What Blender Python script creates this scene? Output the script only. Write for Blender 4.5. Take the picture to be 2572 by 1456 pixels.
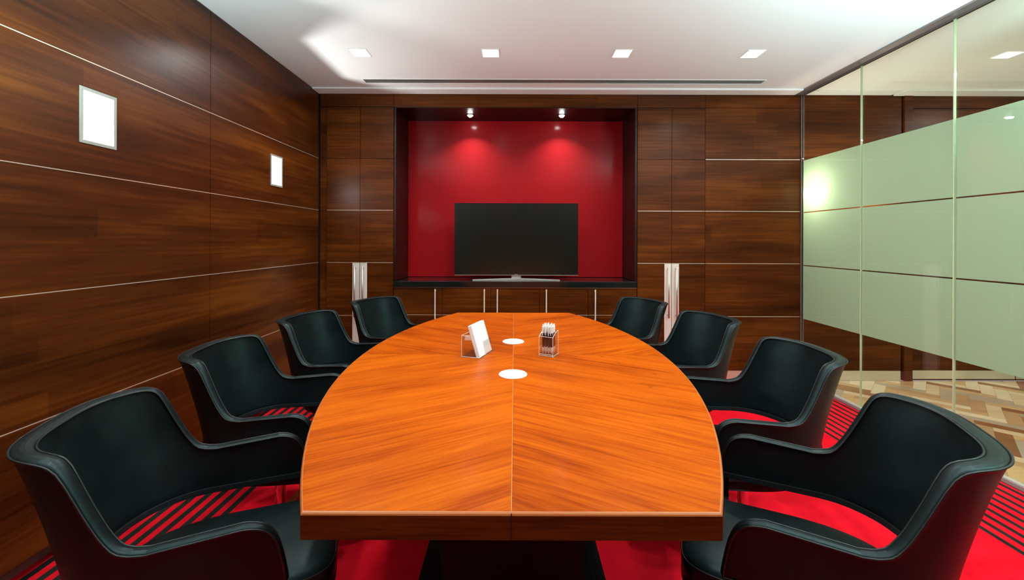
import bpy, bmesh, math, random
from mathutils import Vector, Matrix
random.seed(4)
for o in list(bpy.data.objects): bpy.data.objects.remove(o)
S = bpy.context.scene
C = S.collection
PI = math.pi

# ------------------------------------------------------------------ camera
W_PX, H_PX, FPX = 2572.0, 1456.0, 1050.0
cd = bpy.data.cameras.new('camera'); cam = bpy.data.objects.new('camera', cd); C.objects.link(cam)
cam.location = (0, 0, 1.26)
cam.rotation_euler = (Matrix.Rotation(PI/2, 3, 'X') @ Matrix.Rotation(0.003, 3, 'Z')).to_euler()
cd.sensor_width = 36; cd.lens = FPX*36/W_PX
cd.shift_x = -6/W_PX; cd.shift_y = -124/W_PX
cd.clip_start = 0.02
S.camera = cam
# ------------------------------------------------------------------ world, exposure
wd = bpy.data.worlds.new('world'); S.world = wd; wd.use_nodes = True
wd.node_tree.nodes['Background'].inputs[0].default_value = (.8, .9, 1, 1)
wd.node_tree.nodes['Background'].inputs[1].default_value = .3
S.view_settings.view_transform = 'Standard'; S.view_settings.look = 'None'
S.view_settings.gamma = 1; S.view_settings.use_curve_mapping = False
S.view_settings.exposure = 0.0

LAMP_COL = (1.0, 1.0, .98)
def area(name, loc, size, power, col=LAMP_COL, rot=(0, 0, 0), spread=180, size_y=None, parent=None):
    l = bpy.data.lights.new(name, 'AREA'); l.energy = power; l.color = col; l.size = size
    if size_y: l.shape = 'RECTANGLE'; l.size_y = size_y
    l.spread = math.radians(spread)
    o = bpy.data.objects.new(name, l); C.objects.link(o); o.location = loc; o.rotation_euler = rot
    if parent: o.parent = parent
    return o
P_CEIL, P_ROW2, P_CORR, P_NICHE, P_ALC, P_UP = 11, 8.5, 15, 50, 4.5, 120
LX = (-1.108, -.174, .766, 1.70)
LROWS = (2.99, 1.30, -.40, -2.10)

# ------------------------------------------------------------------ materials
def mat(name):
    m = bpy.data.materials.new(name); m.use_nodes = True
    return m, m.node_tree, m.node_tree.nodes['Principled BSDF']
def plain(name, col, rough=.5, metal=0, spec=.5, coat=0, emis=None, estr=0, bump=0, bscale=200):
    m, nt, b = mat(name)
    b.inputs['Base Color'].default_value = (*col, 1); b.inputs['Roughness'].default_value = rough
    b.inputs['Metallic'].default_value = metal; b.inputs['Specular IOR Level'].default_value = spec
    b.inputs['Coat Weight'].default_value = coat; b.inputs['Coat Roughness'].default_value = .08
    if emis:
        b.inputs['Emission Color'].default_value = (*emis, 1); b.inputs['Emission Strength'].default_value = estr
    if bump:
        t = nt.nodes.new('ShaderNodeTexCoord'); n = nt.nodes.new('ShaderNodeTexNoise')
        n.inputs['Scale'].default_value = bscale; n.inputs['Detail'].default_value = 4
        bp = nt.nodes.new('ShaderNodeBump'); bp.inputs['Strength'].default_value = bump; bp.inputs['Distance'].default_value = .002
        nt.links.new(t.outputs['Object'], n.inputs['Vector']); nt.links.new(n.outputs[0], bp.inputs['Height'])
        nt.links.new(bp.outputs[0], b.inputs['Normal'])
    return m
def N(nt, typ, **kw):
    n = nt.nodes.new(typ)
    for k, v in kw.items(): setattr(n, k, v)
    return n
def mth(nt, op, a, b=None, c=None):
    n = nt.nodes.new('ShaderNodeMath'); n.operation = op
    for i, x in enumerate((a, b, c)):
        if x is None: continue
        if isinstance(x, (int, float)): n.inputs[i].default_value = x
        else: nt.links.new(x, n.inputs[i])
    return n.outputs[0]
def ramp(nt, fac, stops):
    r = nt.nodes.new('ShaderNodeValToRGB')
    while len(r.color_ramp.elements) < len(stops): r.color_ramp.elements.new(.5)
    for e, (p, c) in zip(r.color_ramp.elements, stops): e.position = p; e.color = (*c, 1)
    nt.links.new(fac, r.inputs[0]); return r.outputs[0]
def wood(name, axis, dark, mid, light, rough=.34, blocks=True, coat=.12, band=.118, blen=1.1, spec=.25):
    """horizontal veneer; axis = world axis the grain runs along (0 x, 1 y, 2 z)"""
    m, nt, b = mat(name); L = nt.links.new
    tc = N(nt, 'ShaderNodeTexCoord'); sp = N(nt, 'ShaderNodeSeparateXYZ'); L(tc.outputs['Object'], sp.inputs[0])
    a = sp.outputs[axis]; up = sp.outputs[2 if axis != 2 else 0]
    row = mth(nt, 'FLOOR', mth(nt, 'DIVIDE', mth(nt, 'ADD', up, .031), band))
    wn0 = N(nt, 'ShaderNodeTexWhiteNoise', noise_dimensions='1D'); L(row, wn0.inputs['W'])
    colx = mth(nt, 'FLOOR', mth(nt, 'ADD', mth(nt, 'DIVIDE', a, blen), mth(nt, 'MULTIPLY', wn0.outputs[0], 1.0)))
    cm = N(nt, 'ShaderNodeCombineXYZ'); L(row, cm.inputs[0]); L(colx, cm.inputs[1])
    wn = N(nt, 'ShaderNodeTexWhiteNoise', noise_dimensions='3D'); L(cm.outputs[0], wn.inputs['Vector'])
    mp = N(nt, 'ShaderNodeMapping'); L(tc.outputs['Object'], mp.inputs[0])
    sc = [55, 55, 55]; sc[axis] = 1.6; mp.inputs['Scale'].default_value = sc
    g = N(nt, 'ShaderNodeTexNoise'); g.inputs['Scale'].default_value = 1.0; g.inputs['Detail'].default_value = 6
    g.inputs['Roughness'].default_value = .62; g.inputs['Distortion'].default_value = .25
    L(mp.outputs[0], g.inputs['Vector'])
    mp2 = N(nt, 'ShaderNodeMapping'); L(tc.outputs['Object'], mp2.inputs[0])
    sc2 = [7, 7, 7]; sc2[axis] = 1.1; mp2.inputs['Scale'].default_value = sc2
    g2 = N(nt, 'ShaderNodeTexNoise'); g2.inputs['Scale'].default_value = 1.0; g2.inputs['Detail'].default_value = 3
    L(mp2.outputs[0], g2.inputs['Vector'])
    f = mth(nt, 'ADD', mth(nt, 'MULTIPLY', g.outputs[0], .46), mth(nt, 'MULTIPLY', g2.outputs[0], .54))
    if blocks: f = mth(nt, 'ADD', f, mth(nt, 'MULTIPLY', mth(nt, 'SUBTRACT', wn.outputs[0], .5), .10))
    col = ramp(nt, f, [(.30, dark), (.50, mid), (.70, light)])
    L(col, b.inputs['Base Color'])
    b.inputs['Roughness'].default_value = rough; b.inputs['Coat Weight'].default_value = coat
    b.inputs['Coat Roughness'].default_value = .34; b.inputs['Specular IOR Level'].default_value = spec
    bp = N(nt, 'ShaderNodeBump'); bp.inputs['Strength'].default_value = .06; bp.inputs['Distance'].default_value = .002
    L(g.outputs[0], bp.inputs['Height']); L(bp.outputs[0], b.inputs['Normal'])
    return m
WD, WM, WL = (.020, .0038, .0004), (.068, .0155, .0014), (.150, .040, .0040)
M_woodY = wood('walnut_grain_y', 1, WD, WM, WL)
M_woodX = wood('walnut_grain_x', 0, WD, WM, WL, spec=.10, coat=.05)
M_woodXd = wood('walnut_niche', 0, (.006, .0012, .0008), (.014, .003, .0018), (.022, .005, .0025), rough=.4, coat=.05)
M_inlay = plain('brushed_inlay', (.80, .70, .58), .30, .6)
M_gap = plain('shadow_gap', (.006, .003, .002), .7)
M_ceil = plain('ceiling_plaster', (.82, .815, .81), .75, bump=.03, bscale=60)
M_white = plain('white_enamel', (.86, .86, .85), .4)
M_alu = plain('satin_aluminium', (.62, .58, .54), .38, .75)
M_plate = plain('satin_steel_plate', (.70, .64, .56), .5, .15)
M_rail = plain('rail_metal', (.30, .27, .25), .4, .7)
M_thresh = plain('threshold_metal', (.17, .080, .080), .45, .1)
M_foot = plain('glass_foot_rail', (.62, .60, .55), .4, .1)
M_chrome = plain('chrome', (.85, .85, .86), .07, 1)
M_blackgloss = plain('black_stone', (.006, .008, .007), .12, spec=.5)
M_blackmatt = plain('black_lacquer', (.002, .002, .002), .5, spec=.12)
M_screen = plain('tv_screen', (.005, .006, .004), .22, spec=.7)
M_bezel = plain('tv_bezel', (.01, .01, .01), .2)
M_paper = plain('paper', (.86, .86, .85), .7)
M_lampface = plain('lamp_face', (1, 1, 1), .5, emis=(1, .99, .97), estr=6)
M_nichelamp = plain('niche_lamp', (1, 1, 1), .5, emis=(.95, 1, .97), estr=5)
M_bulb = plain('spot_bulb', (1, 1, 1), .5, emis=(.97, 1, .98), estr=70)
M_sconce = plain('sconce_glass', (1, 1, 1), .5, emis=(1, .93, .72), estr=30)
M_red = plain('red_lacquer', (.27, .0035, .006), .6, spec=.08, coat=.22)
M_red.node_tree.nodes['Principled BSDF'].inputs['Coat Roughness'].default_value = .15
M_navy = plain('pen_barrel', (.012, .012, .03), .3)
M_penwhite = plain('pen_cap', (.80, .80, .78), .3)
M_cream = plain('cream_wall', (.66, .66, .60), .8)
M_skirt = plain('skirting_metal', (.66, .60, .46), .35, .5)
M_lskirt = plain('recessed_skirting', (.22, .12, .10), .5, .2)

def leather():
    m, nt, b = mat('black_leather'); L = nt.links.new
    tc = N(nt, 'ShaderNodeTexCoord')
    n1 = N(nt, 'ShaderNodeTexNoise'); n1.inputs['Scale'].default_value = 7; n1.inputs['Detail'].default_value = 5
    n2 = N(nt, 'ShaderNodeTexVoronoi'); n2.inputs['Scale'].default_value = 420
    L(tc.outputs['Object'], n1.inputs['Vector']); L(tc.outputs['Object'], n2.inputs['Vector'])
    col = ramp(nt, n1.outputs[0], [(.30, (.0028, .0050, .0052)), (.72, (.007, .011, .012))])
    L(col, b.inputs['Base Color'])
    rg = mth(nt, 'ADD', mth(nt, 'MULTIPLY', n1.outputs[0], .18), .30); L(rg, b.inputs['Roughness'])
    b.inputs['Specular IOR Level'].default_value = .24
    b.inputs['Specular Tint'].default_value = (.62, 1.0, .98, 1)
    bp = N(nt, 'ShaderNodeBump'); bp.inputs['Strength'].default_value = .12; bp.inputs['Distance'].default_value = .0006
    L(n2.outputs['Distance'], bp.inputs['Height'])
    bp2 = N(nt, 'ShaderNodeBump'); bp2.inputs['Strength'].default_value = .3; bp2.inputs['Distance'].default_value = .01
    L(n1.outputs[0], bp2.inputs['Height']); L(bp.outputs[0], bp2.inputs['Normal']); L(bp2.outputs[0], b.inputs['Normal'])
    return m
M_leather = leather()
M_piping = plain('leather_piping', (.006, .008, .008), .42, spec=.4)
M_vinyl = plain('arm_strap', (.010, .014, .016), .4)

TCY = 1.91   # table centre
def table_wood(name, dark, mid, light, edge=False):
    m, nt, b = mat(name); L = nt.links.new
    tc = N(nt, 'ShaderNodeTexCoord'); sp = N(nt, 'ShaderNodeSeparateXYZ'); L(tc.outputs['Object'], sp.inputs[0])
    x, y = sp.outputs[0], sp.outputs[1]
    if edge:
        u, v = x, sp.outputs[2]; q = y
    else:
        ax = mth(nt, 'ABSOLUTE', x); ay = mth(nt, 'ABSOLUTE', mth(nt, 'SUBTRACT', y, 0.0))
        ca, sa = math.cos(math.radians(29)), math.sin(math.radians(29))
        u = mth(nt, 'ADD', mth(nt, 'MULTIPLY', ax, ca), mth(nt, 'MULTIPLY', ay, sa))
        v = mth(nt, 'SUBTRACT', mth(nt, 'MULTIPLY', ay, ca), mth(nt, 'MULTIPLY', ax, sa))
        q = mth(nt, 'ADD', mth(nt, 'MULTIPLY', mth(nt, 'SIGN', x), 1.7), mth(nt, 'MULTIPLY', mth(nt, 'SIGN', y), 4.1))
    def nz(su, sv, det, dist=.3, rough=.6):
        c = N(nt, 'ShaderNodeCombineXYZ')
        L(mth(nt, 'MULTIPLY', u, su), c.inputs[0]); L(mth(nt, 'MULTIPLY', v, sv), c.inputs[1]); L(q, c.inputs[2])
        n = N(nt, 'ShaderNodeTexNoise'); n.inputs['Scale'].default_value = 1; n.inputs['Detail'].default_value = det
        n.inputs['Distortion'].default_value = dist; n.inputs['Roughness'].default_value = rough
        L(c.outputs[0], n.inputs['Vector']); return n.outputs[0]
    fine = nz(5, 120, 6); streak = nz(2.2, 22, 4, .6); big = nz(1.3, 5, 2, .5)
    f = mth(nt, 'ADD', mth(nt, 'ADD', mth(nt, 'MULTIPLY', fine, .42), mth(nt, 'MULTIPLY', streak, .30)), mth(nt, 'MULTIPLY', big, .28))
    if not edge:   # the four leaves come from different flitches: the far ones are darker
        f = mth(nt, 'ADD', f, mth(nt, 'ADD', mth(nt, 'MULTIPLY', mth(nt, 'SIGN', y), -.017), mth(nt, 'MULTIPLY', mth(nt, 'MULTIPLY', mth(nt, 'SIGN', y), mth(nt, 'SIGN', x)), .010)))
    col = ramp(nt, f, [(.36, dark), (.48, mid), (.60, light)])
    if not edge:   # the small knots on the far right half of the veneer
        for kx, ky in ((.40, -.03), (.555, -.275), (.49, -.42), (.45, -.13)):
            dx = mth(nt, 'MULTIPLY', mth(nt, 'SUBTRACT', x, kx), 1.0); dy = mth(nt, 'SUBTRACT', y, ky)
            d = mth(nt, 'SQRT', mth(nt, 'ADD', mth(nt, 'MULTIPLY', dx, dx), mth(nt, 'MULTIPLY', dy, dy)))
            k = mth(nt, 'SUBTRACT', 1.0, mth(nt, 'MULTIPLY', d, 90)); k = mth(nt, 'MAXIMUM', k, 0)
            mx = N(nt, 'ShaderNodeMixRGB'); L(mth(nt, 'MULTIPLY', k, .8), mx.inputs[0]); L(col, mx.inputs[1])
            mx.inputs[2].default_value = (.12, .02, .004, 1); col = mx.outputs[0]
    L(col, b.inputs['Base Color'])
    b.inputs['Roughness'].default_value = .42; b.inputs['Coat Weight'].default_value = .08
    b.inputs['Coat Roughness'].default_value = .16; b.inputs['Specular IOR Level'].default_value = .03
    bp = N(nt, 'ShaderNodeBump'); bp.inputs['Strength'].default_value = .04; bp.inputs['Distance'].default_value = .002
    L(fine, bp.inputs['Height']); L(bp.outputs[0], b.inputs['Normal'])
    return m
M_table = table_wood('table_veneer', (.19, .022, .0005), (.35, .055, .0010), (.47, .092, .002))
M_tedge = table_wood('table_edge', (.030, .007, .0012), (.062, .015, .0025), (.11, .029, .0045), edge=True)  # darker than the top: the edge's shade is put into its colour
M_tbevel = plain('table_edge_bevel', (.45, .13, .03), .3, coat=.4)

def carpet():
    m, nt, b = mat('striped_carpet'); L = nt.links.new
    tc = N(nt, 'ShaderNodeTexCoord'); sp = N(nt, 'ShaderNodeSeparateXYZ'); L(tc.outputs['Object'], sp.inputs[0])
    x = sp.outputs[0]
    def stripes(x0, pitch, count, halfw):
        t = mth(nt, 'DIVIDE', mth(nt, 'SUBTRACT', x, x0), pitch)
        r = mth(nt, 'ABSOLUTE', mth(nt, 'SUBTRACT', t, mth(nt, 'ROUND', t)))
        inb = mth(nt, 'LESS_THAN', r, halfw/pitch)
        lo = mth(nt, 'GREATER_THAN', t, -.5); hi = mth(nt, 'LESS_THAN', t, count-.5)
        return mth(nt, 'MULTIPLY', inb, mth(nt, 'MULTIPLY', lo, hi))
    s = mth(nt, 'MAXIMUM', stripes(2.065, .0587, 9, .0115), stripes(-1.326-8*.0611, .0611, 9, .0150))
    n = N(nt, 'ShaderNodeTexNoise'); n.inputs['Scale'].default_value = 900; n.inputs['Detail'].default_value = 2
    n2 = N(nt, 'ShaderNodeTexNoise'); n2.inputs['Scale'].default_value = 9; n2.inputs['Detail'].default_value = 4
    L(tc.outputs['Object'], n.inputs['Vector']); L(tc.outputs['Object'], n2.inputs['Vector'])
    f = mth(nt, 'ADD', mth(nt, 'MULTIPLY', n.outputs[0], .5), mth(nt, 'MULTIPLY', n2.outputs[0], .5))
    red = ramp(nt, f, [(.3, (.56, .004, .012)), (.7, (.86, .012, .024))])
    blk = ramp(nt, f, [(.3, (.010, .013, .010)), (.7, (.028, .034, .026))])
    mx = N(nt, 'ShaderNodeMixRGB'); L(s, mx.inputs[0]); L(red, mx.inputs[1]); L(blk, mx.inputs[2])
    L(mx.outputs[0], b.inputs['Base Color']); b.inputs['Roughness'].default_value = .95
    b.inputs['Specular IOR Level'].default_value = 0
    bp = N(nt, 'ShaderNodeBump'); bp.inputs['Strength'].default_value = .4; bp.inputs['Distance'].default_value = .003
    L(n.outputs[0], bp.inputs['Height']); L(bp.outputs[0], b.inputs['Normal'])
    return m
M_carpet = carpet()

def glassy(name, tint, base=.045, gain=.9, rough=.0):
    m = bpy.data.materials.new(name); m.use_nodes = True; nt = m.node_tree; nt.nodes.clear(); L = nt.links.new
    out = N(nt, 'ShaderNodeOutputMaterial'); tr = N(nt, 'ShaderNodeBsdfTransparent'); gl = N(nt, 'ShaderNodeBsdfGlossy')
    tr.inputs[0].default_value = (*tint, 1); gl.inputs['Roughness'].default_value = rough
    lw = N(nt, 'ShaderNodeLayerWeight'); lw.inputs['Blend'].default_value = .5
    p = mth(nt, 'POWER', lw.outputs['Facing'], 4.0)
    f = mth(nt, 'ADD', mth(nt, 'MULTIPLY', p, gain), base)
    mx = N(nt, 'ShaderNodeMixShader'); L(f, mx.inputs[0]); L(tr.outputs[0], mx.inputs[1]); L(gl.outputs[0], mx.inputs[2])
    L(mx.outputs[0], out.inputs[0]); return m
M_glass = glassy('clear_glass', (.965, .985, .950))
M_acryl = glassy('clear_acrylic', (.96, .96, .96), .06)
M_glassedge = plain('glass_edge', (.50, .60, .38), .3)
def frost():
    m = bpy.data.materials.new('frosted_film'); m.use_nodes = True; nt = m.node_tree; nt.nodes.clear(); L = nt.links.new
    out = N(nt, 'ShaderNodeOutputMaterial'); t = N(nt, 'ShaderNodeBsdfTranslucent'); d = N(nt, 'ShaderNodeBsdfDiffuse')
    t.inputs[0].default_value = (.74, .88, .72, 1); d.inputs[0].default_value = (.48, .55, .48, 1)
    mx = N(nt, 'ShaderNodeMixShader'); mx.inputs[0].default_value = .45
    L(t.outputs[0], mx.inputs[1]); L(d.outputs[0], mx.inputs[2]); L(mx.outputs[0], out.inputs[0]); return m
M_frost = frost()

# ------------------------------------------------------------------ mesh helpers
def bx(bm, x0, x1, y0, y1, z0, z1, mi=0, mtx=None):
    vs = [bm.verts.new((x, y, z)) for z in (z0, z1) for y in (y0, y1) for x in (x0, x1)]
    fs = [(0, 2, 3, 1), (4, 5, 7, 6), (0, 1, 5, 4), (2, 6, 7, 3), (0, 4, 6, 2), (1, 3, 7, 5)]
    for f in fs:
        fc = bm.faces.new([vs[i] for i in f]); fc.material_index = mi
    if mtx is not None:
        for v in vs: v.co = mtx @ v.co
    return vs
def tube(bm, pts, r, n=10, closed=False, caps=True):
    pts = [Vector(p) for p in pts]; rings = []; K = len(pts)
    up = Vector((0, 0, 1)); prev = None
    for i, p in enumerate(pts):
        a = pts[(i-1) % K] if (closed or i > 0) else p; b = pts[(i+1) % K] if (closed or i < K-1) else p
        t = (b-a).normalized()
        if prev is None:
            s = t.cross(up)
            if s.length < .1: s = t.cross(Vector((1, 0, 0)))
            s.normalize()
        else:
            s = (prev - t*prev.dot(t)).normalized()
        prev = s; w = t.cross(s); rr = r[i] if isinstance(r, (list, tuple)) else r
        rings.append([bm.verts.new(p + s*math.cos(2*PI*k/n)*rr + w*math.sin(2*PI*k/n)*rr) for k in range(n)])
    for i in range(K if closed else K-1):
        A, B = rings[i], rings[(i+1) % K]
        for k in range(n): bm.faces.new((A[k], A[(k+1) % n], B[(k+1) % n], B[k]))
    if caps and not closed:
        bm.faces.new(rings[0][::-1]); bm.faces.new(rings[-1])
def lathe(bm, prof, cx=0, cy=0, n=32):
    rings = []
    for r, z in prof:
        rings.append([bm.verts.new((cx+r*math.cos(2*PI*k/n), cy+r*math.sin(2*PI*k/n), z)) for k in range(n)] if r > 1e-6 else [bm.verts.new((cx, cy, z))])
    for A, B in zip(rings, rings[1:]):
        for k in range(n):
            k2 = (k+1) % n
            if len(A) == 1 and len(B) == 1: continue
            if len(A) == 1: bm.faces.new((A[0], B[k2], B[k]))
            elif len(B) == 1: bm.faces.new((A[k], A[k2], B[0]))
            else: bm.faces.new((A[k], A[k2], B[k2], B[k]))
def prism(bm, pts, z0, z1):
    a = [bm.verts.new((x, y, z0)) for x, y in pts]; b = [bm.verts.new((x, y, z1)) for x, y in pts]
    n = len(pts); bm.faces.new(a[::-1]); bm.faces.new(b)
    for i in range(n): bm.faces.new((a[i], a[(i+1) % n], b[(i+1) % n], b[i]))
def obj(name, bm, m, parent=None, bevel=0, smooth=False, seg=2, loc=None):
    bmesh.ops.recalc_face_normals(bm, faces=bm.faces)
    me = bpy.data.meshes.new(name); bm.to_mesh(me); bm.free()
    for mm in (m if isinstance(m, (list, tuple)) else [m]): me.materials.append(mm)
    if smooth:
        for p in me.polygons: p.use_smooth = True
    o = bpy.data.objects.new(name, me); C.objects.link(o)
    if bevel:
        md = o.modifiers.new('bevel', 'BEVEL'); md.width = bevel; md.segments = seg; md.limit_method = 'ANGLE'; md.angle_limit = .7
        if not smooth:
            for p in me.polygons: p.use_smooth = False
    if parent: o.parent = parent
    if loc: o.location = loc
    return o
def BM(): return bmesh.new()
def box(name, x0, x1, y0, y1, z0, z1, m, parent=None, bevel=0):
    bm = BM(); bx(bm, x0, x1, y0, y1, z0, z1); return obj(name, bm, m, parent, bevel)
def thing(name, label, cat, loc=(0, 0, 0), rz=0, group=None):
    o = bpy.data.objects.new(name, None); C.objects.link(o); o.empty_display_size = .05
    o.location = loc; o.rotation_euler = (0, 0, rz); o['label'] = label; o['category'] = cat
    if group: o['group'] = group
    return o
def tag(o, label, cat, group=None):
    o['label'] = label; o['category'] = cat
    if group: o['group'] = group
    return o
def struct(o, label=None):
    o['kind'] = 'structure'
    if label: o['label'] = label
    return o
def dup(root, loc, rz, label):
    r = root.copy(); C.objects.link(r); r.location = loc; r.rotation_euler = (0, 0, rz); r['label'] = label
    for ch in list(root.children):
        c = ch.copy(); C.objects.link(c); c.parent = r
        for g in ch.children:
            d = g.copy(); C.objects.link(d); d.parent = c
    return r

# ------------------------------------------------------------------ the room
XL, XG, YB, ZC = -1.78, 2.61, 3.80, 2.60
YR = -3.2; XC = 5.6
Z1, Z2, Z3, Z4, Z5, ZT = .087, .576, 1.057, 1.532, 2.002, 2.588
struct(box('floor', XL-.12, XG-.008, YR, YB+.02, -.05, 0, M_carpet))

# corridor floor: real herringbone planks
plank_cols = [(.62, .50, .30), (.30, .16, .07), (.72, .62, .42), (.44, .30, .15), (.40, .36, .26), (.22, .12, .05), (.55, .38, .18)]
def plankmat(i, c):
    return wood('corridor_plank_%d' % i, 0, tuple(v*.75 for v in c), c, tuple(min(1, v*1.2) for v in c), rough=.25, blocks=False, coat=.3)
PM = [plankmat(i, c) for i, c in enumerate(plank_cols)]
def herringbone():
    bm = BM(); w = .082; Lp = .41; r5 = math.cos(PI/4)
    k = int(Lp/w)
    rnd = random.Random(11)
    x_lo, x_hi, y_lo, y_hi = XG-.005, XC, YR, YB
    def clip_poly(poly):
        def cl(poly, f):
            out = []
            for i in range(len(poly)):
                a, b = poly[i], poly[(i+1) % len(poly)]; fa, fb = f(a), f(b)
                if fa >= 0: out.append(a)
                if fa*fb < 0:
                    t = fa/(fa-fb); out.append((a[0]+(b[0]-a[0])*t, a[1]+(b[1]-a[1])*t))
            return out
        for f in (lambda p: p[0]-x_lo, lambda p: x_hi-p[0], lambda p: p[1]-y_lo, lambda p: y_hi-p[1]):
            poly = cl(poly, f)
            if len(poly) < 3: return None
        return poly
    # lattice: each cell (i,j) holds one horizontal and one vertical plank, in plank-width units
    for i in range(-90, 90):
        for j in range(-30, 30):
            ox, oy = i + j*k, i - j*k
            for (ax, ay, bx_, by_) in ((ox, oy, ox+k, oy+1), (ox+k, oy+1-k, ox+k+1, oy+1)):
                g = .008
                q = [(ax+g, ay+g), (bx_-g, ay+g), (bx_-g, by_-g), (ax+g, by_-g)]
                P = [((u-v)*r5*w+3.5, (u+v)*r5*w+1.0) for u, v in q]
                if max(p[0] for p in P) < x_lo or min(p[0] for p in P) > x_hi or max(p[1] for p in P) < y_lo or min(p[1] for p in P) > y_hi: continue
                P = clip_poly(P)
                if not P: continue
                a = [bm.verts.new((x, y, -.004)) for x, y in P]
                f = bm.faces.new(a); f.material_index = rnd.choice((0, 0, 1, 2, 2, 3, 3, 4, 5, 6, 6))
    for f in bm.faces:
        if f.normal.z < 0: f.normal_flip()
    bx(bm, x_lo, x_hi, y_lo, y_hi, -.05, -.0045, 5)
    return bm
struct(obj('floor_corridor', herringbone(), PM))

def paneled(bm, u_breaks, z_breaks, put, holes=(), gap=.0035):
    """u_breaks/z_breaks: joint positions; put(bm,u0,u1,z0,z1) makes a slab"""
    for u0, u1 in zip(u_breaks, u_breaks[1:]):
        for z0, z1 in zip(z_breaks, z_breaks[1:]):
            a0, a1, b0, b1 = u0+gap/2, u1-gap/2, z0+gap/2, z1-gap/2
            hs = [h for h in holes if h[0] > u0 and h[1] < u1 and h[2] > z0 and h[3] < z1]
            if not hs: put(bm, a0, a1, b0, b1); continue
            cur = a0
            for h in sorted(hs):
                put(bm, cur, h[0], b0, b1); put(bm, h[0], h[1], b0, h[2]); put(bm, h[0], h[1], h[3], b1); cur = h[1]
            put(bm, cur, a1, b0, b1)
NICHES = [(1.712, 1.862, 1.662, 1.886), (3.050, 3.198, 1.662, 1.886)]
NICHES = [(.374, .524, 1.662, 1.886), (-.964, -.814, 1.662, 1.886)] + NICHES  # two more lamp recesses, added out of view for ceiling brightness
bm = BM()
paneled(bm, [YR, -1.62, -.265, 1.09, 2.446, YB-.004], [Z1, Z2, Z3, Z4, Z5, ZC], lambda b, a0, a1, z0, z1: bx(b, XL-.02, XL, a0, a1, z0, z1), NICHES)
struct(obj('wall_left', bm, M_woodY))
bm = BM()    # masonry behind the panels, with the recesses of the lamps
put = lambda b, a0, a1, z0, z1: bx(b, XL-.20, XL-.0205, a0, a1, z0, z1)
paneled(bm, [YR, YB], [.0905, ZC], put, [(a-.001, b+.001, c-.001, d+.001) for a, b, c, d in NICHES], gap=0)
bx(bm, XL-.20, XL-.092, YR, YB, -.02, .0905)
struct(obj('wall_left_core', bm, M_gap))
struct(box('baseboard_left', XL-.092, XL-.084, YR, YB-.01, 0, .086, M_lskirt))
for i, z in enumerate((Z2, Z3, Z4, Z5)):
    struct(box('trim_%d' % (i+1), XL-.006, XL+.0012, YR, YB-.006, z-.0019, z+.0019, M_inlay))

# ceiling
bm = BM(); bx(bm, XL-.2, XC, YR, YB+.6, ZC, ZC+.12)
struct(obj('ceiling', bm, M_ceil))
struct(box('trim_6', XL+.001, XG-.075, 3.665, YB-.001, 2.589, ZC-.0003, M_ceil, bevel=.002))
struct(box('trim_7', -1.04, XG-.075, 3.672, 3.790, 2.5865, 2.589, M_white))
struct(box('trim_8', XG+.03, 3.42, 3.70, YB-.001, 2.589, ZC-.0003, M_white, bevel=.002))
struct(box('trim_9', 3.44, XC, 3.66, YB-.001, 2.583, ZC-.0003, M_white, bevel=.002))

# far wall: filler, header, wood panel on the right, corridor end
def backslab(name, xs, zs, m=M_woodX, y=YB, th=.02):
    bm = BM(); paneled(bm, xs, zs, lambda b, a0, a1, z0, z1: bx(b, a0, a1, y, y+th, z0, z1)); return struct(obj(name, bm, m))
XA, XB, XC1, XD, XE, XF, XGp = -1.708, -1.404, -1.100, 1.118, 1.430, 1.733, 2.598
ZH = 2.471
bm = BM()
bx(bm, XL+.012, XA-.002, YB+.006, YB+.026, .087, ZH-.002)                       # corner filler
for a, b in ((XL+.012, XC1), (XC1, XD), (XD, XF), (XF, XGp)): bx(bm, a+.0015, b-.0015, YB, YB+.02, ZH+.002, ZT)
paneled(bm, [XF, XGp], [Z1, Z2, Z3, Z4, Z5, ZH], lambda b, a0, a1, z0, z1: bx(b, a0, a1, YB, YB+.02, z0, z1))
struct(obj('wall_back', bm, M_woodX))
bm = BM()     # dark carcass wall behind everything
bx(bm, XL-.2, XC, YB+.50, YB+.60, 0, ZC); bx(bm, XL-.02, XA-.006, YB+.03, YB+.50, 0, ZC)
bx(bm, XF+.01, XC, YB+.021, YB+.50, 0, ZC-.001); bx(bm, XA-.006, XF+.01, YB+.021, YB+.50, ZH+.035, ZC-.001)
struct(obj('wall_back_core', bm, M_gap))
for i, z in enumerate((Z2, Z3, Z4, Z5)):
    struct(box('trim_%d' % (i+10), XF+.004, XGp-.004, YB-.0012, YB+.004, z-.0021, z+.0021, M_inlay))
struct(box('baseboard_back', XF+.002, XGp, YB+.004, YB+.019, 0, .084, M_skirt))
# corridor end wall
bm = BM()
bx(bm, XG+.01, 3.515, YB+.0, YB+.02, .089, ZT)
bx(bm, 3.535, 3.612, YB-.012, YB+.02, 0, ZT)
bx(bm, 3.615, XC, YB, YB+.02, ZH+.003, ZT)
struct(obj('wall_corridor_end', bm, M_woodX))
struct(box('baseboard_corridor', XG+.01, 3.508, YB-.006, YB+.02, 0, .087, M_skirt))
d = thing('door_1', 'dark walnut corridor door with pale metal kick plate', 'door', (3.616, YB, 0)); d['kind'] = 'structure'
box('door_leaf', .0, .935, 0, .02, .004, ZH-3e-3, M_woodX, d)
box('kick_plate', .0, .934, -.004, -.0005, .016, .092, M_skirt, d, .001)
d = thing('door_2', 'second dark walnut corridor door, further right', 'door', (4.556, YB, 0)); d['kind'] = 'structure'
box('door_leaf', .0, .94, 0, .02, .004, ZH-3e-3, M_woodX, d)
box('kick_plate', .004, .935, -.004, -.0005, .016, .092, M_skirt, d, .001)
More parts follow.
